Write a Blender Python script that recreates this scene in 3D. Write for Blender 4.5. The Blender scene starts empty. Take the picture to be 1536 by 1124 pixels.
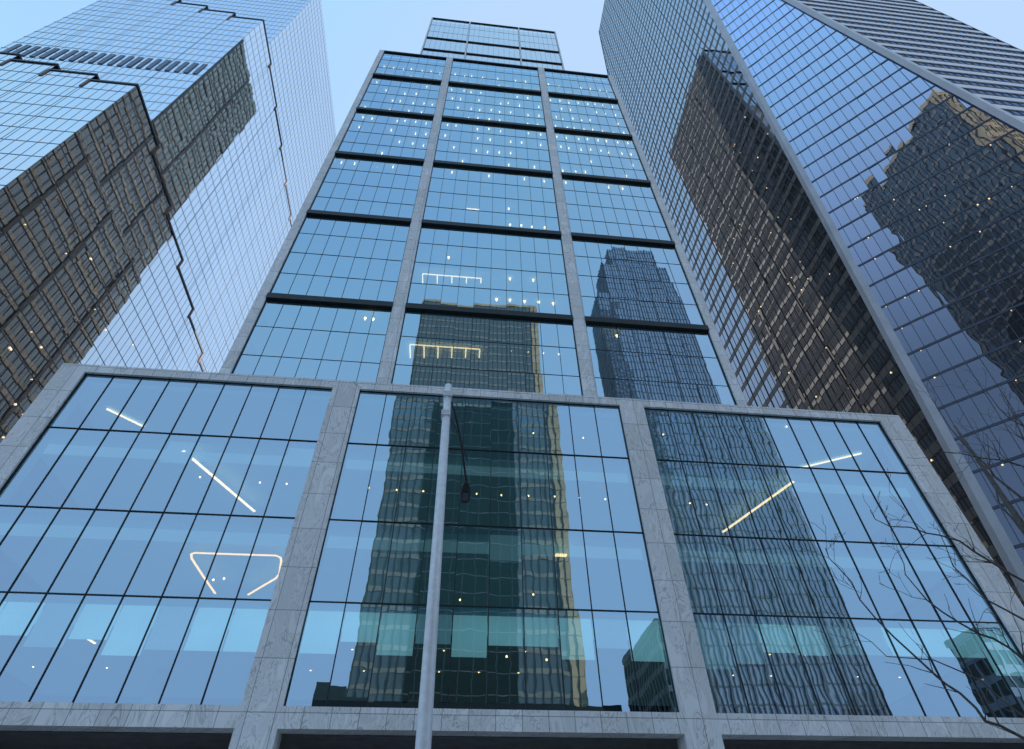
import bpy, math, random
from mathutils import Vector, Matrix
random.seed(7)
scene = bpy.context.scene
COL = scene.collection
H = 1.6                                   # eye height; all z below are measured from the eye and lifted by H when built
# ------------------------------------------------------------------ camera
RX = Vector((.99442, -.10470, -.01324)); DN = Vector((.06492, .70541, -.70578)); FW = Vector((.08319, .70098, .70826))
cam = bpy.data.cameras.new('camera'); co = bpy.data.objects.new('camera', cam); COL.objects.link(co)
m = Matrix((RX, -DN, -FW)).transposed().to_4x4(); m.translation = Vector((0, 0, H)); co.matrix_world = m
cam.lens = 20.06; cam.sensor_width = 36; cam.clip_end = 6000; scene.camera = co
def ray(px, py):
    return RX*(px-768) + DN*(py-562) + FW*856
def onY(px, py, Y): r = ray(px, py); return r*(Y/r.y)
def onZ(px, py, Z): r = ray(px, py); return r*(Z/r.z)
# ------------------------------------------------------------------ materials
def nt(name):
    mt = bpy.data.materials.new(name); mt.use_nodes = True; t = mt.node_tree; t.nodes.clear()
    return mt, t, t.nodes.new('ShaderNodeOutputMaterial')
def N(t, typ, **kw):
    n = t.nodes.new(typ)
    for k, v in kw.items():
        if k in n.inputs.keys(): n.inputs[k].default_value = v
        else: setattr(n, k, v)
    return n
def plain(name, c, rough=.6, metal=0, var=.25, scale=1.5, emis=0):
    mt, t, o = nt(name); b = N(t, 'ShaderNodeBsdfPrincipled'); b.inputs['Roughness'].default_value = rough; b.inputs['Metallic'].default_value = metal
    g = N(t, 'ShaderNodeNewGeometry'); nz = N(t, 'ShaderNodeTexNoise', Scale=scale, Detail=6.0); t.links.new(g.outputs['Position'], nz.inputs['Vector'])
    r = N(t, 'ShaderNodeValToRGB'); t.links.new(nz.outputs['Fac'], r.inputs['Fac'])
    r.color_ramp.elements[0].position = .3; r.color_ramp.elements[1].position = .7
    r.color_ramp.elements[0].color = (*[x*(1-var) for x in c], 1); r.color_ramp.elements[1].color = (*[min(1, x*(1+var)) for x in c], 1)
    t.links.new(r.outputs['Color'], b.inputs['Base Color'])
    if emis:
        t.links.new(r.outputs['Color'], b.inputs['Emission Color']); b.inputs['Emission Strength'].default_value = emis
    t.links.new(b.outputs[0], o.inputs[0]); return mt
def emit(name, c, s):
    mt, t, o = nt(name); e = N(t, 'ShaderNodeEmission', Strength=s); e.inputs['Color'].default_value = (*c, 1); t.links.new(e.outputs[0], o.inputs[0]); return mt
def wave(t, sc, dist):
    g = N(t, 'ShaderNodeNewGeometry'); nz = N(t, 'ShaderNodeTexNoise', Scale=sc, Detail=1.5); t.links.new(g.outputs['Position'], nz.inputs['Vector'])
    b = N(t, 'ShaderNodeBump', Strength=1.0, Distance=dist); t.links.new(nz.outputs['Fac'], b.inputs['Height']); return b
def glass(name, body, tint, f0, f1, sc=.5, dist=.012, clear=False, blend=.35, facing=None):
    # facing=(a, b): coated pane that mirrors weakly seen straight on and strongly at a slant
    mt, t, o = nt(name)
    d = N(t, 'ShaderNodeBsdfTransparent' if clear else 'ShaderNodeBsdfDiffuse'); d.inputs['Color'].default_value = (*body, 1)
    gl = N(t, 'ShaderNodeBsdfGlossy', Roughness=0.0); gl.inputs['Color'].default_value = (*tint, 1)
    b = wave(t, sc, dist); t.links.new(b.outputs[0], gl.inputs['Normal'])
    lw = N(t, 'ShaderNodeLayerWeight', Blend=.5 if facing else blend); mr = N(t, 'ShaderNodeMapRange'); mr.inputs['To Min'].default_value = f0; mr.inputs['To Max'].default_value = f1
    if facing: mr.inputs['From Min'].default_value = facing[0]; mr.inputs['From Max'].default_value = facing[1]
    t.links.new(lw.outputs['Facing' if facing else 'Fresnel'], mr.inputs['Value'])
    mx = N(t, 'ShaderNodeMixShader'); t.links.new(mr.outputs[0], mx.inputs[0]); t.links.new(d.outputs[0], mx.inputs[1]); t.links.new(gl.outputs[0], mx.inputs[2])
    t.links.new(mx.outputs[0], o.inputs[0]); return mt
def stone(name, base, w=1.25, h=2.31):
    mt, t, o = nt(name); p = N(t, 'ShaderNodeBsdfPrincipled', Roughness=.5)
    g = N(t, 'ShaderNodeNewGeometry'); s = N(t, 'ShaderNodeSeparateXYZ'); t.links.new(g.outputs['Position'], s.inputs[0])
    a = N(t, 'ShaderNodeMath', operation='ADD'); t.links.new(s.outputs[0], a.inputs[0]); t.links.new(s.outputs[1], a.inputs[1])
    c = N(t, 'ShaderNodeCombineXYZ'); t.links.new(a.outputs[0], c.inputs[0]); t.links.new(s.outputs[2], c.inputs[1])
    br = N(t, 'ShaderNodeTexBrick', offset=0.0, Scale=1.0); br.inputs['Brick Width'].default_value = w; br.inputs['Row Height'].default_value = h
    br.inputs['Mortar Size'].default_value = .018; br.inputs['Mortar Smooth'].default_value = .1
    br.inputs['Color1'].default_value = (*[x*.84 for x in base], 1); br.inputs['Color2'].default_value = (*[min(x*1.04, .98) for x in base], 1); br.inputs['Mortar'].default_value = (*[x*.35 for x in base], 1)
    t.links.new(c.outputs[0], br.inputs['Vector'])
    mp = N(t, 'ShaderNodeMapping'); mp.inputs['Rotation'].default_value = (.2, .75, .2); mp.inputs['Scale'].default_value = (1.0, 1.0, .33); t.links.new(g.outputs['Position'], mp.inputs['Vector'])
    nz = N(t, 'ShaderNodeTexNoise', Scale=.8, Detail=4.0, Roughness=.5, Distortion=2.0); t.links.new(mp.outputs[0], nz.inputs['Vector'])
    r = N(t, 'ShaderNodeValToRGB'); t.links.new(nz.outputs['Fac'], r.inputs['Fac'])
    e = r.color_ramp.elements; e[0].position = .34; e[0].color = (.84, .86, .89, 1); e[1].position = .68; e[1].color = (1, 1, 1, 1)
    for ps, cc in ((.42, .95), (.435, .66), (.455, .97), (.495, .93), (.51, .56), (.53, .98), (.58, .80), (.60, 1.0)):
        v = e.new(ps); v.color = (cc, cc, cc*1.01, 1)
    mm = N(t, 'ShaderNodeMix', data_type='RGBA', blend_type='MULTIPLY'); mm.inputs[0].default_value = 1
    t.links.new(br.outputs['Color'], mm.inputs[6]); t.links.new(r.outputs['Color'], mm.inputs[7]); t.links.new(mm.outputs[2], p.inputs['Base Color'])
    t.links.new(p.outputs[0], o.inputs[0]); return mt
M = {}
M['stone'] = stone('grey veined stone', (.97, .96, .93))
M['stone_tower'] = stone('grey veined stone of the shaft', (.97, .96, .93), 1.6, 2.3)
M['dark'] = plain('dark anodised metal', (.018, .022, .028), .45, .3)
M['green_dark'] = plain('dark green black metal', (.006, .012, .014), .5)
M['soffit'] = plain('grey soffit panel', (.16, .16, .17), .5)
M['ceiling'] = plain('pale glowing office ceiling', (.40, .56, .62), .8, 0, .08, .5, .06)  # faint glow put into the material to suggest lit offices
M['ceiling_pod'] = plain('pale glowing podium ceiling', (.32, .54, .60), .8, 0, .08, .5, .08)  # ceiling glows slightly by itself, standing for lamplight on the podium floors
M['interior'] = plain('dim interior wall', (.05, .08, .10), .8, 0, .3, .4)
M['shade'] = plain('pale glowing roller shade', (.32, .60, .64), .8, 0, .1, .4, .78)  # self-glow stands for room light on the cloth
M['shade_dim'] = plain('dim glowing roller shade', (.32, .56, .62), .8, 0, .1, .4, .36)  # weaker self-glow, for shades and bulkheads with less room light
M['crown_wall'] = plain('pale glowing crown wall', (.46, .50, .56), .8, 0, .1, .4, .25)  # no lamp here; added glow makes the crown look lit inside
M['glass_pod'] = glass('blue tinted vision glass', (.50, .68, .72), (.58, .81, 1.0), .50, .95, .7, .0032, True)
M['glass_tower'] = glass('blue shaft glass', (.46, .62, .68), (.62, .84, 1.0), .56, .92, .5, .002, True)
M['glass_crown'] = glass('pale crown glass', (.66, .72, .8), (.90, .95, 1.0), .66, .95, .5, .003, True)
M['glass_side'] = glass('bronze flank glass', (.13, .10, .07), (.50, .44, .36), .15, .7, .5, .003)
M['glass_side_dark'] = glass('smoky flank glass', (.11, .10, .09), (.40, .40, .40), .18, .7, .5, .003)
M['glass_left'] = glass('pale blue curtain glass', (.05, .042, .032), (.84, .90, .96), .50, .97, .35, .0012, facing=(.20, .62))
M['glass_right'] = glass('bronze blue curtain glass', (.075, .068, .062), (.54, .59, .66), .16, .95, .3, .003, facing=(.25, .74))
M['glass_facet'] = glass('bright facet glass', (.05, .05, .055), (.60, .72, .96), .18, .97, .3, .014, facing=(.13, .54))
M['glass_louvre_wall'] = glass('dark louvred wall glass', (.02, .035, .06), (.3, .4, .6), .3, .8)
M['glass_back'] = glass('brown grey glass', (.07, .075, .065), (.24, .26, .23), .2, .8)
M['glass_back_pale'] = glass('pale grey blue glass', (.46, .48, .50), (.45, .5, .58), .3, .8)
M['glass_back_mid'] = glass('grey green glass', (.11, .13, .125), (.30, .36, .36), .2, .8)
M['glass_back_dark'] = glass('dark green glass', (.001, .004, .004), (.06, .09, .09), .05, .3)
M['grid_light'] = plain('pale grey mullion metal', (.28, .33, .40), .4, .3)
M['grid_dark'] = plain('dark mullion metal', (.03, .035, .045), .45, .3)
M['grid_bronze'] = plain('dark bronze mullion metal', (.05, .04, .032), .45, .3)
M['grid_mid'] = plain('blue grey mullion metal', (.08, .10, .14), .45, .3)
M['louvre'] = plain('blue grey louvre metal', (.13, .17, .24), .45, .3)
M['tan'] = plain('bronze grey spandrel metal', (.27, .205, .135), .5, .1, .3, .2)
M['copper'] = plain('weathered copper trim', (.16, .09, .06), .5, .3)
M['steel'] = plain('brushed steel cladding', (.36, .41, .48), .35, .4, .15, .3)
M['slate'] = plain('slate grey cladding', (.10, .115, .13), .5, .1, .2, .3)
M['slate_warm'] = plain('warm slate cladding', (.20, .18, .16), .5, .1, .2, .3)
M['taupe'] = plain('grey brown spandrel panel', (.15, .14, .132), .5, .1, .2, .3)
M['taupe_pale'] = plain('pale grey brown panel', (.30, .28, .23), .5, .1, .2, .3)
M['fin'] = plain('pale metal fin', (.6, .63, .68), .4, .1, .1, .3)
M['fin_white'] = plain('white metal louvre', (.9, .92, .96), .4, 0, .04, .3)
M['beige'] = plain('beige stone cladding', (.58, .44, .26), .8, 0, .2, .2)
M['galv'] = plain('galvanised steel', (.86, .88, .90), .42, .1, .10, 9)
M['lamp_dark'] = plain('dark lamp housing', (.03, .032, .035), .5, .2)
M['bark'] = plain('grey brown bark', (.12, .105, .095), .9, 0, .4, 14)
M['asphalt'] = plain('asphalt', (.05, .05, .052), .9, 0, .25, 3)
M['paving'] = plain('concrete paving', (.42, .41, .40), .85, 0, .15, 2)
M['warm'] = emit('warm lamp', (1.0, .48, .12), 3.8)
M['white'] = emit('white lamp', (1.0, .62, .26), 6.5)
M['dim'] = emit('dim warm glint', (1.0, .70, .42), 1.6)  # glow of the painted glints on the two side skyscrapers
M['cool'] = emit('warm linear lamp', (1.0, .62, .30), 3.8)
# ------------------------------------------------------------------ builders
BASE = {}
def tag(o, label=None, cat=None, group=None, kind=None):
    if label: o['label'] = label
    if cat: o['category'] = cat
    if group: o['group'] = group
    if kind: o['kind'] = kind
    return o
def thing(name, loc, label, cat, group=None):
    o = bpy.data.objects.new(name, None); COL.objects.link(o); o.location = (loc[0], loc[1], loc[2]+H); o.empty_display_size = .5
    BASE[o.name] = Vector(loc); return tag(o, label, cat, group)
class MB:
    def __init__(s): s.v = []; s.f = []
    def poly(s, pts):
        n = len(s.v); s.v += [tuple(p) for p in pts]; s.f.append(tuple(range(n, n+len(pts))))
    def hexa(s, a, caps=True):
        n = len(s.v); s.v += [tuple(p) for p in a]
        s.f += [(n, n+1, n+5, n+4), (n+1, n+2, n+6, n+5), (n+2, n+3, n+7, n+6), (n+3, n, n+4, n+7)]
        if caps: s.f += [(n+3, n+2, n+1, n), (n+4, n+5, n+6, n+7)]
    def box(s, x0, x1, y0, y1, z0, z1):
        s.hexa([(x0, y0, z0), (x1, y0, z0), (x1, y1, z0), (x0, y1, z0), (x0, y0, z1), (x1, y0, z1), (x1, y1, z1), (x0, y1, z1)])
    def tube(s, pts, rad, n=8, cap=True):
        pts = [Vector(p) for p in pts]; rings = []
        for i, p in enumerate(pts):
            d = (pts[min(i+1, len(pts)-1)] - pts[max(i-1, 0)]).normalized()
            a = d.cross(Vector((0.13, .97, .2))).normalized() if abs(d.y) < .95 else d.cross(Vector((1, 0, 0))).normalized(); b = d.cross(a)
            r = rad[i] if isinstance(rad, (list, tuple)) else rad
            k = len(s.v); s.v += [tuple(p + a*(r*math.cos(2*math.pi*j/n)) + b*(r*math.sin(2*math.pi*j/n))) for j in range(n)]; rings.append(k)
        for i in range(len(rings)-1):
            for j in range(n):
                j2 = (j+1) % n; s.f.append((rings[i]+j, rings[i]+j2, rings[i+1]+j2, rings[i+1]+j))
        if cap:
            s.f.append(tuple(rings[0]+j for j in range(n))[::-1]); s.f.append(tuple(rings[-1]+j for j in range(n)))
    def build(s, name, mat, parent=None, loc=None, smooth=False):
        if parent is not None:
            r = parent
            while r.parent: r = r.parent
            base = BASE[r.name]
        else: base = Vector(loc) if loc is not None else Vector((0, 0, 0))
        me = bpy.data.meshes.new(name); me.from_pydata([(v[0]-base.x, v[1]-base.y, v[2]-base.z) for v in s.v], [], s.f); me.update()
        if smooth: me.polygons.foreach_set('use_smooth', [True]*len(me.polygons))
        me.materials.append(mat); o = bpy.data.objects.new(name, me); COL.objects.link(o)
        if parent is not None: o.parent = parent
        else: o.location = (base.x, base.y, base.z+H); BASE[o.name] = base
        return o
def facade(par, O, U, V, out, z0, L, R, steps, sh, cw, gm, grp=2, tilt=.004, span=None, mull=None, floor=None, fin=None, name='window_band'):
    O, U, V, out = Vector(O), Vector(U), Vector(V), Vector(out).normalized()
    Lf = L if callable(L) else (lambda z: L); Rf = R if callable(R) else (lambda z: R)
    cl = lambda u, z: min(max(u, Lf(z)), Rf(z))
    P = lambda u, z, d=0: O + U*u + V*z + out*d
    def slab(mb, ua, ub, za, zb, d0, d1, caps=True):
        a0, b0, a1, b1 = cl(ua, za), cl(ub, za), cl(ua, zb), cl(ub, zb)
        if b0-a0 < .01 and b1-a1 < .01: return
        mb.hexa([P(a0, za, d0), P(b0, za, d0), P(b0, za, d1), P(a0, za, d1), P(a1, zb, d0), P(b1, zb, d0), P(b1, zb, d1), P(a1, zb, d1)], caps)
    top = max(s[2] for s in steps); n = math.ceil((top-z0)/sh)
    mbm, mbs, mbn = MB(), MB(), MB()
    for g0 in range(0, n, grp):
        mb = MB()
        for k in range(g0, min(n, g0+grp)):
            za = z0+k*sh
            for ua, ub, tp in steps:
                zb = min(za+sh, tp)
                if zb-za < .25: continue
                if span: slab(mbs, ua, ub, za, min(za+span[0], zb), -.02, span[1])
                if floor: slab(mbm, ua, ub, za-floor[0]/2, za+floor[0]/2, -.05, floor[1])
                if fin: slab(mbn, ua, ub, za+fin[3], za+fin[3]+fin[0], -.02, fin[1])
                zm = (za+zb)/2
                for c in range(math.floor(ua/cw), math.ceil(ub/cw)):
                    a, b = max(c*cw, ua), min((c+1)*cw, ub)
                    a0, b0, a1, b1 = cl(a, za), cl(b, za), cl(a, zb), cl(b, zb)
                    if b0-a0 < .02 and b1-a1 < .02: continue
                    tx, ty = random.gauss(0, tilt), random.gauss(0, tilt); uc = (a+b)/2
                    q = lambda u, z: P(u, z, tx*(u-uc)+ty*(z-zm))
                    mb.poly([q(a0, za), q(b0, za), q(b1, zb), q(a1, zb)])
                    if mull and Lf(zm) <= a <= Rf(zm):
                        w, d = mull[0], mull[1]
                        if len(mull) > 3 and c % mull[3] == 0: w, d = mull[4], mull[5]
                        slab(mbm, a-w/2, a+w/2, za, zb, -.03, d, False)
        if mb.v: mb.build(name, gm, par)
    if mbm.v: mbm.build('mullion_grid', mull[2], par)
    if mbs.v: mbs.build('spandrel', span[2], par)
    if mbn.v: mbn.build('sunshade_fin', fin[2], par)
# ------------------------------------------------------------------ ground
g = MB(); g.box(-2500, 2500, -2500, 2500, -2.0, -1.6); g.build('ground', M['asphalt']); bpy.data.objects['ground']['kind'] = 'structure'
g = MB(); g.box(-45, 45, 4, 120, -1.596, -1.47); o = g.build('pavement', M['paving']); o['kind'] = 'structure'
g = MB(); g.box(-200, 200, -22, 3.6, -1.598, -1.592); o = g.build('road', M['asphalt']); o['kind'] = 'structure'
g = MB(); g.box(-200, 200, -60, -22.2, -1.596, -1.47); o = g.build('plaza_paving', M['paving']); o['kind'] = 'structure'
# ------------------------------------------------------------------ central building
C = thing('office_tower', (3.1, 30, -1.6), 'central glass office tower with grey stone piers rising in stepped blocks over a wide podium', 'office tower')
PX = [(-27.3, -25.6), (-9.1, -7.25), (11.45, 13.25), (31.75, 33.6)]
for i, (a, b) in enumerate(PX):
    q = MB(); q.box(a, b, 30, 31.2, -1.6, 28.6); q.build('stone_pier', M['stone'], C)
for (a, b) in [(-25.6, -9.1), (-7.25, 11.45), (13.25, 31.75)]:
    q = MB(); q.box(a, b, 30.003, 31.0, 27.9, 28.597); q.build('parapet_beam', M['stone'], C)
    q = MB(); q.box(a, b, 30.003, 31.0, 7.0, 7.9); q.build('lower_beam', M['stone'], C)
def window(x0, x1, zs, y, nc, gm, tilt, mw, md, edge, hw=None, name='window'):
    m_ = MB(); w = (x1-x0)/nc
    for i in range(len(zs)-1):
        for c in range(nc):
            a, b, za, zb = x0+c*w, x0+(c+1)*w, zs[i], zs[i+1]; tx, ty = random.gauss(0, tilt), random.gauss(0, tilt); xc, zc = (a+b)/2, (za+zb)/2
            q = lambda x, z: (x, y+tx*(x-xc)+ty*(z-zc), z)
            m_.poly([q(a, za), q(b, za), q(b, zb), q(a, zb)])
    wo = m_.build(name, gm, C)
    f = MB()
    for c in range(1, nc): f.box(x0+c*w-mw/2, x0+c*w+mw/2, y-md, y+.04, zs[0]+.01, zs[-1]-.01)
    hw = hw or mw
    for z in zs[1:-1]: f.box(x0+.01, x1-.01, y-md-.006, y+.03, z-hw/2, z+hw/2)
    f.build('mullion_grid', M['dark'], wo)
    e = MB(); e.box(x0, x0+edge, y-.10, y+.06, zs[0], zs[-1]); e.box(x1-edge, x1, y-.10, y+.06, zs[0], zs[-1])
    e.box(x0+edge, x1-edge, y-.07, y+.06, zs[0], zs[0]+edge*.5); e.box(x0+edge, x1-edge, y-.07, y+.06, zs[-1]-edge*.5, zs[-1]); e.build('window_frame', M['green_dark'], wo)
    return wo
PZ = [7.9, 12.83, 17.64, 23.24, 27.9]
for (a, b, n) in [(-25.6, -9.1, 9), (-7.25, 11.45, 10), (13.25, 31.75, 10)]:
    for i in range(4):
        window(a+.003, b-.003, [PZ[i]+.003, PZ[i+1]-.003], 30.25, n, M['glass_pod'], .0020, .045, .06, .04)
# podium interior
for z in PZ[1:4]:
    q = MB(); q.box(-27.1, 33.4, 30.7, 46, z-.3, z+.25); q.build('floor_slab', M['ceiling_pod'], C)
    q = MB(); q.box(-27.05, 33.35, 31.6, 31.7, z-1.0, z-.31); q.build('ceiling_bulkhead', M['shade_dim'], C)  # bulkhead glows by its material, hinting at a lit floor
q = MB(); q.box(-27.1, 33.4, 31.3, 46, 27.7, 28.3); q.build('roof_slab', M['ceiling_pod'], C)
q = MB(); q.box(-27.1, 33.4, 46.1, 46.5, -1.5, 28.2); q.build('core_wall', M['interior'], C)
for x in (-17.5, 22.5):
    for z0, z1 in zip(PZ[:-1], PZ[1:]):
        q = MB(); q.box(x-.4, x+.4, 40, 40.8, z0+.26, z1-.31); q.build('interior_column', M['grid_light'], C)
for (a, b, n) in [(-25.6, -9.1, 9), (-7.25, 11.45, 10), (13.25, 31.75, 10)]:
    w = (b-a)/n
    for c in range(n):
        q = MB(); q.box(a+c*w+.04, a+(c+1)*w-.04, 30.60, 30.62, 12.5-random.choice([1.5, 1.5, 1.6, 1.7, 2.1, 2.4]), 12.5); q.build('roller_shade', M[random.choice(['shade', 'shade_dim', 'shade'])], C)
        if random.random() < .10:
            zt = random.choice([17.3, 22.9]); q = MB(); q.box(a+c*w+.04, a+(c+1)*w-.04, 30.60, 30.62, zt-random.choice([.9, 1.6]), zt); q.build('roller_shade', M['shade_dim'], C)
q = MB(); q.box(-27.2, 33.5, 30.9, 46.1, 7.0, 7.3); q.build('soffit', M['soffit'], C)
q = MB(); q.box(-25.6, 31.7, 37, 37.1, -1.5, 7.0); q.build('lobby_glass', M['glass_side'], C)
# flanks
FM = (.10, .12, M['grid_bronze'], 8, 1.0, .3); FF = (.2, .15, M['grid_bronze'])
FS = {-1: (M['glass_side'], (1.3, .08, M['tan'])), 1: (M['glass_side_dark'], (1.2, .08, M['slate_warm']))}
for x, sx in ((-27.3, -1), (33.6, 1)):
    facade(C, (x, 31.2, 0), (0, 1, 0), (0, 0, 1), (sx, 0, 0), -1.6, 0, 70, [(0, 70, 28.6)], 4.7, 1.9, FS[sx][0], 7, .004, FS[sx][1], FM, FF, name='flank_window_band')
q = MB(); q.box(-27.2, 33.5, 46.5, 101, 28.0, 28.5); q.build('roof_slab', M['stone'], C)
# shaft
TP = [(-23.3, -22.3), (-8.5, -7.1), (12.1, 13.5), (28.3, 29.3)]
TZ = 141.0
for a, b in TP:
    q = MB(); q.box(a, b, 41, 42.2, 28.5, TZ); q.build('stone_pier', M['stone_tower'], C)
bands = [32.85, 51.3, 69.75, 88.2, 106.65, 125.1]
lev = bands + [TZ-.5]
SB = [(-22.3, -8.5, 7), (-7.1, 12.1, 10), (13.5, 28.3, 8)]
for (a, b, n) in SB:
    for i in range(len(lev)-1):
        z0, z1 = lev[i]+.42, lev[i+1]-.42 if i < 5 else lev[i+1]
        k = 4 if i < 5 else 3
        zz = [z0+(z1-z0)*j/k for j in range(k+1)]
        window(a+.003, b-.003, zz, 41.3, n, M['glass_tower'], .0014, .045, .04, .10, .03)
        q = MB(); q.box(a+.003, b-.003, 40.85, 41.5, lev[i]-.42, lev[i]+.42); q.build('dark_band', M['green_dark'], C)
    q = MB(); q.box(a, b, 41.003, 42.0, TZ-.5, TZ-.003); q.build('parapet_beam', M['green_dark'], C)
z = 32.85; nsh = 0
while z < 140:
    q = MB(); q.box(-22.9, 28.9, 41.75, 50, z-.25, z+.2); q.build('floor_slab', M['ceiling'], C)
    for (a, b, n) in SB:
        w = (b-a)/n
        for c in range(n):
            if random.random() < .10 and nsh < 60 and z > 40 and not (a < 0 < b and z < 95):
                nsh += 1; q = MB(); q.box(a+c*w+.08, a+(c+1)*w-.08, 41.60, 41.62, z-.3-random.choice([1.2, 2.0, 3.2]), z-.3); q.build('roller_shade', M['ceiling_pod'], C)
    z += 4.6125
q = MB(); q.box(-22.9, 28.9, 50.1, 50.5, 28.5, TZ-1); q.build('core_wall', M['interior'], C)
q = MB(); q.box(-23.2, 29.2, 42.3, 110, TZ-1.0, TZ-.2); q.build('roof_slab', M['stone'], C)
for x, sx in ((-23.3, -1), (29.3, 1)):
    facade(C, (x, 42.2, 0), (0, 1, 0), (0, 0, 1), (sx, 0, 0), 28.5, 0, 68, [(0, 21.8, TZ), (21.8, 68, TZ)], 4.6, 1.9, FS[sx][0], 9, .004, FS[sx][1], FM, FF, name='flank_window_band')
# crown block
KZ = 269
for a, b in [(-22.7, -22.2), (-7.3, -6.8), (12.8, 13.3), (28.1, 28.6)]:
    q = MB(); q.box(a, b, 64, 65.2, TZ, KZ); q.build('stone_pier', M['stone_tower'], C)
for (a, b, n) in [(-22.2, -7.3, 8), (-6.8, 12.8, 10), (13.3, 28.1, 8)]:
    for i, (z0, z1) in enumerate([(205, 227), (227.5, 241.2), (241.7, 268.3)]):
        k = max(1, round((z1-z0)/9.2)); window(a+.003, b-.003, [z0+(z1-z0)*j/k for j in range(k+1)], 64.3, n, M['glass_crown'], .002, .06, .04, .08, .05)
        q = MB(); q.box(a+.003, b-.003, 63.9, 64.5, z1+.01, z1+.49); q.build('dark_band', M['green_dark'], C)
q = MB(); q.box(-22.6, 28.5, 65.3, 108, KZ-1, KZ-.2); q.build('roof_slab', M['stone'], C)
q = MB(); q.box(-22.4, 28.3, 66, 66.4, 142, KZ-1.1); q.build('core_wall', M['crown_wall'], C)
for x, sx in ((-22.7, -1), (28.6, 1)):
    facade(C, (x, 65.2, 0), (0, 1, 0), (0, 0, 1), (sx, 0, 0), TZ, 0, 44, [(0, 44, KZ)], 4.6, 1.9, FS[sx][0], 9, .004, FS[sx][1], FM, FF, name='flank_window_band')
q = MB(); q.box(-23, 29, 109, 110, -1.6, TZ-1.1); q.box(-22.6, 28.5, 109.003, 109.6, TZ-1.1, KZ-1.1); q.build('rear_wall', M['stone'], C)
# ------------------------------------------------------------------ lights inside
def lamp_copy(src, p, label, group, name):
    o = src.copy(); o.name = name; COL.objects.link(o); o.location = (p[0], p[1], p[2]+H); tag(o, label, 'ceiling light', group); return o
def pendant(r, h, mat, label, group, p):
    q = MB(); q.tube([(p[0], p[1], p[2]+.0), (p[0], p[1], p[2]-h*.25), (p[0], p[1], p[2]-h)], [r*.4, r, r*.8], 8)
    o = q.build('ceiling_light', mat, None, p); return tag(o, label, 'ceiling light', group)
G1 = 'spotlights behind the upper shaft windows'; L1 = 'small bright spotlight under a ceiling behind the upper windows of the central tower'
src = None
for k in range(12, 23):
    z = 32.85+4.6125*k-.3
    for (a, b, n) in SB:
        w = (b-a)/n
        for c in range(n):
            pr = .75 if k > 14 else .45
            if random.random() < pr:
                p = (a+(c+random.uniform(.3, .7))*w, 42.0+random.uniform(0, .3), z)
                if src is None: src = pendant(.10, .75, M['white'], L1, G1, p)
                else: lamp_copy(src, p, L1, G1, 'ceiling_light')
G2 = 'cone pendants in the middle floors'; L2 = 'small cone pendant behind the middle windows of the central tower'
src2 = None
for px, py in [(763, 313), (765, 337), (782, 338), (798, 340), (817, 341), (673, 386), (745, 449), (765, 450), (787, 452), (808, 453), (830, 455), (765, 418), (800, 420), (767, 523), (792, 525), (815, 527), (838, 529), (898, 500), (925, 503), (548, 477), (560, 478)]:
    p = onY(px, py, 42.3)
    if src2 is None:
        q = MB(); q.tube([p, p+Vector((0, 0, -.42))], [.17, .04], 8); src2 = tag(q.build('ceiling_light', M['white'], None, p), L2, 'ceiling light', G2)
    else: lamp_copy(src2, p, L2, G2, 'ceiling_light')
G3 = 'globe pendants behind the podium windows'; L3 = 'small warm globe lamp hanging behind the podium windows'
src3 = None
dots = [(553, 732), (595, 735), (635, 737), (715, 741), (752, 743), (793, 744), (832, 745), (869, 747), (908, 749), (875, 657), (800, 650), (390, 724), (430, 726), (300, 716), (1035, 755), (1060, 757), (320, 870), (336, 868), (1180, 640), (995, 652), (690, 900), (800, 892), (760, 985), (820, 990)]
for i, (px, py) in enumerate(dots):
    p = onY(px, py, 31.2)
    if src3 is None:
        q = MB(); r_ = .062; q.tube([p+Vector((0, 0, r_)), p+Vector((0, 0, r_*.7)), p, p-Vector((0, 0, r_*.7)), p-Vector((0, 0, r_))], [.02, r_*.7, r_, r_*.7, .02], 8)
        src3 = tag(q.build('ceiling_light', M['white'], None, p), L3, 'ceiling light', G3)
    else: lamp_copy(src3, p, L3, G3, 'ceiling_light')
G4 = 'downlights in the lowest podium ceiling'; L4 = 'tiny recessed downlight in the lowest podium ceiling'
src4 = None
for px in range(40, 1440, 62):
    for dy in (968, 1000):
        if random.random() < .7:
            p = onZ(px+random.uniform(-12, 12), dy+.012*px, 12.83-.31)
            if src4 is None:
                q = MB(); q.tube([p, p-Vector((0, 0, .03))], .05, 8); src4 = tag(q.build('ceiling_light', M['white'], None, p), L4, 'ceiling light', G4)
            else: lamp_copy(src4, p, L4, G4, 'ceiling_light')
def strip(pts, Z, w, label, mat='cool', th=.05):
    P = [onZ(px, py, Z) for px, py in pts]; q = MB(); L_ = []
    for i, p in enumerate(P):
        d = (P[min(i+1, len(P)-1)]-P[max(i-1, 0)]).normalized(); L_.append(Vector((-d.y, d.x, 0))*w/2)
    up = Vector((0, 0, th))
    for i in range(len(P)-1):
        a, b, s0, s1 = P[i], P[i+1], L_[i], L_[i+1]
        q.hexa([a-s0-up, b-s1-up, b+s1-up, a+s0-up, a-s0, b-s1, b+s1, a+s0])
    return tag(q.build('linear_light', M[mat], None, P[0]), label, 'linear light')
cz = [z-.31 for z in PZ]
def low(z): return z-.72
strip([(160, 613), (216, 640)], 27.60, .16, 'short diagonal strip light under the top ceiling of the left podium bay')
strip([(275, 676), (382, 767)], low(cz[3]), .2, 'long diagonal strip light crossing the left podium bay above the triangle light')
strip([(1084, 798), (1190, 722)], low(cz[3]), .2, 'long diagonal strip light in the right podium bay, lower of the two')
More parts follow.
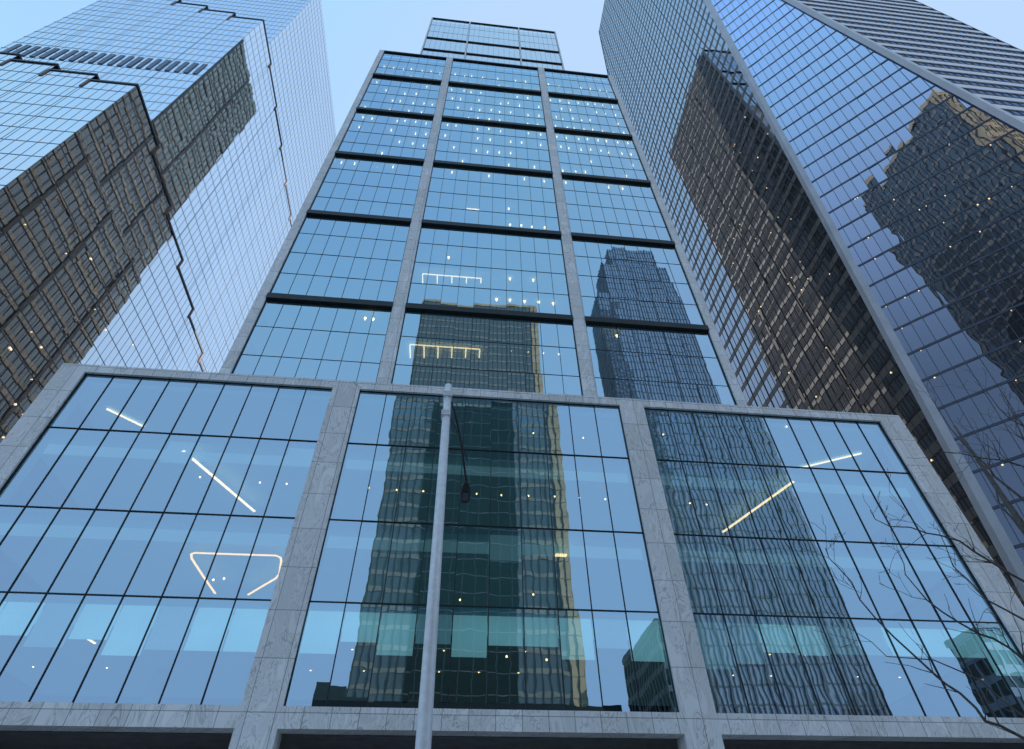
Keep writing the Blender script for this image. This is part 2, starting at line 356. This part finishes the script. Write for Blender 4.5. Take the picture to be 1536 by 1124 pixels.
strip([(1200, 702), (1292, 680)], 27.60, .16, 'short strip light near the top of the right podium bay')
strip([(323, 890), (305, 864), (288, 838), (287, 831), (292, 829), (350, 831), (414, 833), (421, 836), (422, 842), (419, 861), (414, 867), (372, 892)], low(cz[2]), .12, 'triangular outline ceiling light with rounded corners in the left podium bay', 'warm')
strip([(833, 832), (850, 833)], low(cz[2]), .3, 'short bright strip light at the right of the central podium bay')
strip([(132, 958), (143, 965)], cz[1], .12, 'tiny slanted strip light low in the left podium bay')
def comb(px0, px1, py, dy, n, label):
    p0 = onY(px0, py, 42.1); Z = p0.z; q = MB()
    a = onZ(px0, py, Z); b = onZ(px1, py+(px1-px0)*.05, Z); w = .07
    q.box(a.x, b.x, 42.0, 42.0+2*w, Z-.05, Z)
    for i in range(n):
        x = a.x+(b.x-a.x)*i/(n-1); e = onZ(px0+(px1-px0)*i/(n-1), py+dy, Z)
        q.box(x-w, x+w, 42.0+2*w-.01, e.y, Z-.048, Z-.002)
    tag(q.build('linear_light', M['cool'], None, a), label, 'linear light')
comb(634, 722, 411, 14, 5, 'comb shaped strip light in the middle shaft bay, higher of the two')
comb(615, 720, 517, 20, 6, 'comb shaped strip light in the middle shaft bay, lower of the two')
p = onY(700, 312, 42.1); q = MB(); q.box(p.x, p.x+1.9, p.y, p.y+.15, p.z-.1, p.z); tag(q.build('linear_light', M['cool'], None, p), 'short straight strip light in the middle shaft bay above the comb lights', 'linear light')
# ------------------------------------------------------------------ left building
A = thing('glass_skyscraper', (-62, 41, -1.6), 'left blue glass skyscraper with stepped notched terraces wrapping its corners', 'skyscraper')
def stepped(u0, u1, n, t0, t1): return [(u0+(u1-u0)*i/n, u0+(u1-u0)*(i+1)/n, t0+(t1-t0)*i/(n-1)) for i in range(n)]
lm = (.045, .03, M['grid_mid']); lf = (.10, .04, M['grid_mid'])
sA = stepped(0, 110, 10, 107, 85)
facade(A, (-60, 41, 0), (0, 1, 0), (0, 0, 1), (1, 0, 0), -1.6, 0, 110, sA, 4.2, 1.5, M['glass_left'], 4, .0011, None, lm, lf)
fA = stepped(0, 48, 6, 107, 121)
facade(A, (-60, 41, 0), (-1, 0, 0), (0, 0, 1), (0, -1, 0), -1.6, 0, 48, fA, 4.2, 1.5, M['glass_left'], 4, .001, None, lm, lf)
sB = stepped(0, 102, 9, 183, 170)
facade(A, (-62, 49, 0), (0, 1, 0), (0, 0, 1), (1, 0, 0), 82.4, 0, 102, sB, 4.2, 1.5, M['glass_left'], 4, .0011, None, lm, lf)
fB = stepped(0, 44, 5, 183, 198)
facade(A, (-62, 49, 0), (-1, 0, 0), (0, 0, 1), (0, -1, 0), 82.4, 0, 44, fB, 4.2, 1.5, M['glass_left'], 4, .001, None, lm, lf)
facade(A, (-64, 57, 0), (0, 1, 0), (0, 0, 1), (1, 0, 0), 166.4, 0, 94, [(0, 94, 258)], 4.2, 1.5, M['glass_left'], 5, .0011, None, lm, lf)
facade(A, (-64, 57, 0), (-1, 0, 0), (0, 0, 1), (0, -1, 0), 166.4, 0, 40, [(0, 40, 258)], 4.2, 1.5, M['glass_left'], 5, .002, None, lm, lf)
def parapet(st, O, U, out, inn, prev=None):
    O, U, out = Vector(O), Vector(U), Vector(out)
    for i, (a, b, t) in enumerate(st):
        q = MB(); P = lambda u, z, d: O+U*u+out*d+Vector((0, 0, z))
        q.hexa([P(a-.05, t-.25, .15), P(b+.05, t-.25, .15), P(b+.05, t-.25, -inn), P(a-.05, t-.25, -inn), P(a-.05, t+.25, .15), P(b+.05, t+.25, .15), P(b+.05, t+.25, -inn), P(a-.05, t+.25, -inn)])
        q.build('terrace_edge', M['grid_dark'], A)
        q = MB(); q.hexa([P(b-.4, t-3.0, .14), P(b+.12, t-3.0, .14), P(b+.12, t-3.0, -1.9), P(b-.4, t-3.0, -1.9), P(b-.4, t-.27, .14), P(b+.12, t-.27, .14), P(b+.12, t-.27, -1.9), P(b-.4, t-.27, -1.9)])
        q.build('terrace_return', M['copper'], A)
parapet(sA, (-60, 41, 0), (0, 1, 0), (1, 0, 0), 2); parapet(fA, (-60, 41, 0), (-1, 0, 0), (0, -1, 0), 8)
parapet(sB, (-62, 49, 0), (0, 1, 0), (1, 0, 0), 2); parapet(fB, (-62, 49, 0), (-1, 0, 0), (0, -1, 0), 8)
for i in range(21):
    q = MB(); x = -63.2-i*2.0; q.box(x-1.0, x, 48.86, 48.95, 137.5, 144.0); q.build('louvre', M['louvre'], A)
for i in range(20):
    q = MB(); y = 100+i*2.4; q.box(-59.95, -59.85, y, y+1.3, 60, 66); q.build('louvre', M['louvre'], A)
q = MB(); q.box(-107.5, -60.4, 41.4, 150.6, -1.6, 84); q.box(-105.5, -62.4, 49.4, 150.5, 83.9, 169); q.box(-103.5, -64.4, 57.4, 150.4, 168.9, 257); q.build('core_wall', M['grid_dark'], A)
# ------------------------------------------------------------------ right building
B = thing('faceted_skyscraper', (75, 40, -1.6), 'right dark glass skyscraper with slanted steel corner edges and a folded facet', 'skyscraper')
Pn = lambda z: max(25.0, 52-.1267*(z-26)); Qn = lambda z: max(60.0, 85.94-.1217*(z-26)); Fn = lambda z: min(98.0, 80+(347-z)*.14)
facade(B, (60, 0, 0), (0, 1, 0), (0, 0, 1), (-1, 0, 0), -1.6, Pn, Fn, [(0, 98, 347)], 4.5, 1.5, M['glass_right'], 3, .0016, (1.2, .05, M['taupe']), (.07, .07, M['grid_dark'], 3, .13, .14), None)
B0 = 55.294
Ub = Vector((29.1, -30.29, 0)); LB = Ub.length; Ub.normalize()
nb = Ub.cross(Vector((0, -.1267, 1))).normalized()
if nb.x > 0: nb = -nb
WB = lambda z: max(0, LB*(1-z/239))
facade(B, (60, B0, 0), Ub, (0, -.1267, 1), nb, -1.6, 0, WB, [(0, LB+1, 238)], 4.5, 1.5, M['glass_facet'], 3, .007, None, (.08, .05, M['grid_mid']), (.34, .07, M['grid_mid']))
facade(B, (0, 25, 0), (1, 0, 0), (0, 0, 1), (0, -1, 0), -1.6, Qn, 112.5, [(60, 112.5, 347)], 4.5, 1.5, M['glass_louvre_wall'], 5, .002, (.3, .04, M['grid_dark']), (.06, .06, M['grid_dark']), None, (1.7, .14, M['fin_white'], 2.1))
def edge(p0, p1, w, d, n1, n2, name='corner_edge', mat='steel'):
    p0, p1 = Vector(p0), Vector(p1); a, b = Vector(n1).normalized()*w, Vector(n2).normalized()*w; o = -(a+b).normalized()*d
    q = MB(); q.hexa([p0+o, p0+a+o, p0+a*.6+b*.6, p0+b+o, p1+o, p1+a+o, p1+a*.6+b*.6, p1+b+o]); q.build(name, M[mat], B)
edge((60, 52-.1267*(-1.6-26), -1.6), (60, 25, 239), .9, .35, (0, 1, 0), Ub, mat='fin')
edge((85.94+.1217*27.6, 25, -1.6), (60, 25, 239), 1.0, .35, -Ub, (1, 0, 0), mat='fin')
edge((60, 25, 239), (60, 25, 347), .8, .35, (0, 1, 0), (1, 0, 0))
edge((112.5, 25, -1.6), (112.5, 25, 347), .5, .2, (-1, 0, 0), (0, 1, 0), mat='grid_dark')
edge((60, 98, 218.4), (60, 80, 347), .5, .2, (0, -1, 0), (1, 0, 0), mat='grid_dark')
q = MB(); q.box(60.9, 112, 56, 79.5, -1.6, 346); q.box(90, 112, 26, 56.1, -1.6, 346); q.box(60.9, 112, 79.4, 97, -1.6, 216); q.build('core_wall', M['grid_dark'], B)
q = MB(); q.box(60.2, 112.3, 25.2, 79.8, 345.5, 347.2); q.build('roof_slab', M['tan'], B)
def wglint(par, p, out, s=.22, mat='dim'):  # painted glint: glowing tile outside the opaque glass, standing for lights within
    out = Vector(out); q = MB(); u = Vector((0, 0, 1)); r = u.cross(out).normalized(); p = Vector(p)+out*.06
    q.hexa([p-r*s-u*s, p+r*s-u*s, p+r*s-u*s+out*.04, p-r*s-u*s+out*.04, p-r*s+u*s, p+r*s+u*s, p+r*s+u*s+out*.04, p-r*s+u*s+out*.04]); q.build('window_glint', M[mat], par)
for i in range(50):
    z = 4.5*random.randint(6, 30)-1.9; y = random.uniform(Pn(z)+1.5, 70); wglint(B, (60, y, z), (-1, 0, 0), random.choice([.06, .08, .11]))
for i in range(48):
    z = 4.5*random.randint(4, 21)-1.9; u = random.uniform(1, min(24, WB(z)-2)); pp = Vector((60, B0, 0))+Ub*u+Vector((0, -.1267, 1))*z; wglint(B, pp, nb, random.choice([.05, .07, .09]))
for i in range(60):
    z = 4.2*random.randint(4, 19)-2; y = random.uniform(42, 85); wglint(A, (-60, y, z), (1, 0, 0), random.choice([.07, .10, .13]))
# ------------------------------------------------------------------ buildings across the street (seen mirrored in the glass)
R1 = thing('office_tower', (5, -73, -1.6), 'dark green glass tower with pale edge strips, mirrored in the middle podium bay', 'office tower')
gd = M['grid_dark']; tp = M['taupe_pale']
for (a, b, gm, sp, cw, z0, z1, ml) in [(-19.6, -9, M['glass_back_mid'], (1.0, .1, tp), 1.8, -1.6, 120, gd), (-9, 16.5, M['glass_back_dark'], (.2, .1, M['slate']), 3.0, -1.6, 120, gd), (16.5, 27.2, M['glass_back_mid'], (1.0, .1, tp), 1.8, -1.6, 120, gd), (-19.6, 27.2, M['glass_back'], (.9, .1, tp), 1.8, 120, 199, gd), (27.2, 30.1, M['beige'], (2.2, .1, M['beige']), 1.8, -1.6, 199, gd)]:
    facade(R1, (0, -73, 0), (1, 0, 0), (0, 0, 1), (0, 1, 0), z0, a, b, [(a, b, z1)], 4.4, cw, gm, 8, .004, sp, (.25, .2, ml), None)
for x, sx in ((-19.6, -1), (30.1, 1)):
    facade(R1, (x, -73, 0), (0, -1, 0), (0, 0, 1), (sx, 0, 0), -1.6, 0, 40, [(0, 40, 199)], 4.4, 1.8, M['glass_back'], 10, .004, (1.8, .1, M['beige']), (.3, .3, M['beige']), None)
q = MB(); q.box(-19.3, 29.8, -112.7, -73.3, -1.6, 198.5); q.build('core_wall', M['tan'], R1)
q = MB(); q.box(-19.8, 30.3, -113, -72.8, 198.6, 200.2); q.build('roof_edge', M['beige'], R1)
q = MB(); q.box(-27, -19.9, -100, -70.5, -1.6, 38); q.box(-19.95, 38, -100, -70.5, -1.6, 36); q.build('podium', M['green_dark'], R1)
R2 = thing('office_tower', (80, -78, -1.6), 'tall grey glass tower with stepped top, mirrored in the right podium bay', 'office tower')
vm = (.24, .25, M['grid_mid'], 3, .45, .35)
for (x0, x1, yy, zb, zt) in [(61, 103, -78, -1.6, 222), (67, 101, -79, 222, 250), (73, 97, -80, 250, 266)]:
    facade(R2, (0, yy, 0), (1, 0, 0), (0, 0, 1), (0, 1, 0), zb, x0, x1, [(x0, x1, zt)], 4.4, 1.4, M['glass_back_pale'], 8, .005, (.3, .1, M['slate']), vm, None)
    for xx, sx in ((x0, -1), (x1, 1)): facade(R2, (xx, yy, 0), (0, -1, 0), (0, 0, 1), (sx, 0, 0), zb, 0, 15, [(0, 15, zt)], 4.4, 1.7, M['glass_back_pale'], 8, .005, (.5, .1, M['slate']), vm, None)
    q = MB(); q.box(x0+.3, x1-.3, yy-15, yy-.4, zb, zt-.1); q.build('core_wall', M['slate'], R2)
def block(x0, x1, y0, y1, h, label, mat, gm):
    t = thing('office_building', ((x0+x1)/2, (y0+y1)/2, -1.6), label, 'building', None)
    facade(t, (0, y1, 0), (1, 0, 0), (0, 0, 1), (0, 1, 0), -1.6, x0, x1, [(x0, x1, h)], 4.2, 2.1, gm, 12, .004, (1.4, .1, mat), (.4, .2, mat), None)
    for x, sx in ((x0, -1), (x1, 1)): facade(t, (x, y1, 0), (0, -1, 0), (0, 0, 1), (sx, 0, 0), -1.6, 0, y1-y0, [(0, y1-y0, h)], 4.2, 2.1, gm, 12, .004, (1.4, .1, mat), (.4, .2, mat), None)
    q = MB(); q.box(x0+.3, x1-.3, y0, y1-.3, -1.6, h-.1); q.build('core_wall', mat, t)
    q = MB(); q.box(x0-.3, x1+.3, y0-.2, y1+.3, h, h+1.2); q.build('roof_edge', mat, t)
block(45, 55, -88, -64, 50, 'low dark block mirrored at the lower right corner of the middle podium bay', M['slate'], M['glass_back_dark'])
block(109, 150, -60, -50, 45, 'grey banded building mirrored at the far right end of the podium glass', M['steel'], M['glass_back'])
# ------------------------------------------------------------------ street lamp
pb = Vector((-.16, 8.3, -1.6)); pt = Vector((-.30, 8.3, 7.95))
S = thing('street_lamp', pb, 'tall galvanised steel street lamp with long arm and dark head before the podium', 'street lamp')
q = MB(); q.tube([pb, pb+Vector((0, 0, .5)), pb.lerp(pt, .5), pt], [.13, .115, .092, .07], 12); q.build('pole', M['galv'], S, smooth=True)
q = MB(); q.tube([pb, pb+Vector((0, 0, .35)), pb+Vector((0, 0, .4))], [.24, .22, .15], 12); q.build('pole_base', M['galv'], S)
hd = Vector((.22, 11.9, 7.85))
def arc(a, b, sag, n=10): return [a.lerp(b, i/n)+Vector((0, 0, sag*math.sin(math.pi*i/n))) for i in range(n+1)]
q = MB(); q.tube(arc(pt-Vector((-.03, 0, .25)), hd+Vector((0, -.3, .05)), .28), .026, 8); q.build('arm', M['lamp_dark'], S, smooth=True)
q = MB(); q.tube(arc(pt-Vector((-.03, 0, .75)), hd+Vector((-.03, -1.2, .08)), .12), .018, 8); q.build('arm_brace', M['lamp_dark'], S, smooth=True)
for dz in (.34, .83):
    q = MB(); q.box(pt.x-.085, pt.x+.085, pt.y-.085, pt.y+.10, pt.z-dz, pt.z-dz+.12); q.build('arm_bracket', M['galv'], S)
q = MB()
prof = [(-.44, .045, .03), (-.34, .075, .045), (-.14, .12, .06), (.15, .135, .065), (.36, .125, .05), (.45, .08, .03)]
rings = []
for (yy, rx2, rz2) in prof:
    k = len(q.v); q.v += [(hd.x+rx2*math.cos(2*math.pi*j/14), hd.y+yy, hd.z+rz2*math.sin(2*math.pi*j/14)) for j in range(14)]; rings.append(k)
for i in range(len(rings)-1):
    for j in range(14): q.f.append((rings[i]+j, rings[i]+(j+1) % 14, rings[i+1]+(j+1) % 14, rings[i+1]+j))
q.f.append(tuple(rings[0]+j for j in range(14))); q.f.append(tuple(rings[-1]+j for j in range(14))[::-1])
hh = q.build('lamp_head', M['lamp_dark'], S, smooth=True)
q = MB(); q.box(hd.x-.07, hd.x+.07, hd.y-.08, hd.y+.24, hd.z-.085, hd.z-.05); q.build('lens', M['slate'], hh)
# ------------------------------------------------------------------ bare tree
random.seed(21)
tb = Vector((10.6, 8.4, -1.6))
T = thing('bare_tree', tb, 'leafless street tree reaching thin dark branches in from the right edge', 'tree')
trunk = [tb, tb+Vector((.02, 0, 1.2)), tb+Vector((-.05, .05, 3)), tb+Vector((.05, 0, 5)), tb+Vector((0, .1, 7)), tb+Vector((.1, .1, 9.5))]
q = MB(); q.tube(trunk, [.17, .13, .11, .085, .06, .02], 10); q.build('trunk', M['bark'], T, smooth=True)
def twig(q, p, d, L, r, lvl):
    n = 4; pts = [p]; dd = d.normalized(); rr = [r]
    for i in range(n):
        dd = (dd+Vector([random.gauss(0, .16) for _ in range(3)])+Vector((0, 0, .07))).normalized(); pts.append(pts[-1]+dd*L/n); rr.append(max(.0034, r*(1-(i+1)/n*.7)))
    q.tube(pts, rr, 5)
    if lvl > 0:
        for i in range(1, n+1):
            if random.random() < .38:
                s = dd.cross(Vector([random.gauss(0, 1) for _ in range(3)])).normalized(); twig(q, pts[i], dd*.9+s*.9, L*random.uniform(.35, .65), rr[i]*.75, lvl-1)
limbs = [(1.2, [(1536, 1108, 8), (1478, 1082, 7.9), (1440, 1040, 7.9), (1400, 1010, 7.8), (1340, 955, 7.7), (1290, 900, 7.7), (1258, 852, 7.6), (1238, 822, 7.6)], .020),
 (3.0, [(1536, 990, 8.2), (1490, 958, 8.2), (1440, 935, 8.2), (1390, 900, 8.1), (1358, 862, 8.1), (1345, 825, 8.1)], .019),
 (3.6, [(1536, 872, 8), (1490, 845, 7.9), (1440, 812, 7.8), (1390, 800, 7.8), (1335, 790, 7.8), (1305, 765, 7.8)], .020),
 (4.6, [(1536, 750, 8.3), (1492, 715, 8.3), (1462, 682, 8.3), (1425, 642, 8.3), (1398, 598, 8.3)], .024),
 (4.4, [(1536, 800, 8.6), (1500, 760, 8.7), (1485, 700, 8.8), (1480, 650, 8.8)], .022),
 (2.0, [(1536, 1075, 8.4), (1470, 1020, 8.5), (1400, 990, 8.6), (1330, 985, 8.6), (1270, 940, 8.6)], .014),
 (5.2, [(1536, 700, 7.9), (1500, 690, 7.9), (1440, 680, 7.8), (1392, 678, 7.8)], .018),
 (5.4, [(1536, 660, 8.2), (1520, 620, 8.2), (1500, 585, 8.2)], .018),
 (5.8, [(1536, 640, 8.0), (1498, 612, 8.0), (1462, 572, 8.0)], .016),
 (3.2, [(1536, 930, 7.6), (1480, 900, 7.5), (1430, 850, 7.5), (1405, 790, 7.5)], .016)]
for (tz, pp, r) in limbs:
    q = MB(); st = Vector((10.6, 8.4, tz-1.6+.6)); pts = [st]+[onY(*p_) for p_ in pp]; n = len(pts)
    dp = [pts[0]]
    for a, b in zip(pts[:-1], pts[1:]): dp += [a.lerp(b, .5)+Vector([random.gauss(0, .03) for _ in range(3)]), b]
    rr = [r*1.2*(1-.75*i/(len(dp)-1)) for i in range(len(dp))]
    q.tube(dp, rr, 7)
    for i in range(2, len(dp)-1):
        for _ in range(2):
            if random.random() < .42:
                d = (dp[i+1]-dp[i]).normalized(); s = d.cross(Vector([random.gauss(0, 1) for _ in range(3)])).normalized(); twig(q, dp[i], d*.7+s*.8+Vector((0, 0, .25)), random.uniform(.35, .85), rr[i]*.5, 2)
    q.build('branch', M['bark'], T, smooth=True)
# ------------------------------------------------------------------ light
SE, SA = math.radians(34), math.radians(60)
w = bpy.data.worlds.new('World'); scene.world = w; w.use_nodes = True; t = w.node_tree
bg = t.nodes['Background']; sk = t.nodes.new('ShaderNodeTexSky'); sk.sky_type = 'NISHITA'; sk.sun_disc = False; sk.sun_elevation = SE; sk.sun_rotation = SA; sk.air_density = 1.3; sk.dust_density = .8; sk.ozone_density = 1.5
# thin high haze: caps the glare round the sun and lifts the dark part of the sky a little
def mixn(bt, fac, a, col):
    n = t.nodes.new('ShaderNodeMix'); n.data_type = 'RGBA'; n.blend_type = bt; n.inputs[0].default_value = fac; t.links.new(a, n.inputs[6]); n.inputs[7].default_value = col; return n.outputs[2]
s1 = mixn('MULTIPLY', 1, sk.outputs[0], (.53, .53, .53, 1)); s2 = mixn('DARKEN', 1, s1, (.58, .76, 1.0, 1)); s3 = mixn('MIX', .24, s2, (.27, .54, 1.0, 1))
t.links.new(s3, bg.inputs[0]); bg.inputs[1].default_value = 1.0
sd = Vector((math.sin(SA)*math.cos(SE), math.cos(SA)*math.cos(SE), math.sin(SE)))
sl = bpy.data.lights.new('sun', 'SUN'); sl.energy = 4.2; sl.angle = math.radians(.5); sl.color = (1, .92, .82); so = bpy.data.objects.new('sun', sl); COL.objects.link(so)
so.rotation_euler = (-sd).to_track_quat('-Z', 'Y').to_euler()
scene.view_settings.view_transform = 'Standard'; scene.view_settings.look = 'None'; scene.view_settings.exposure = 0
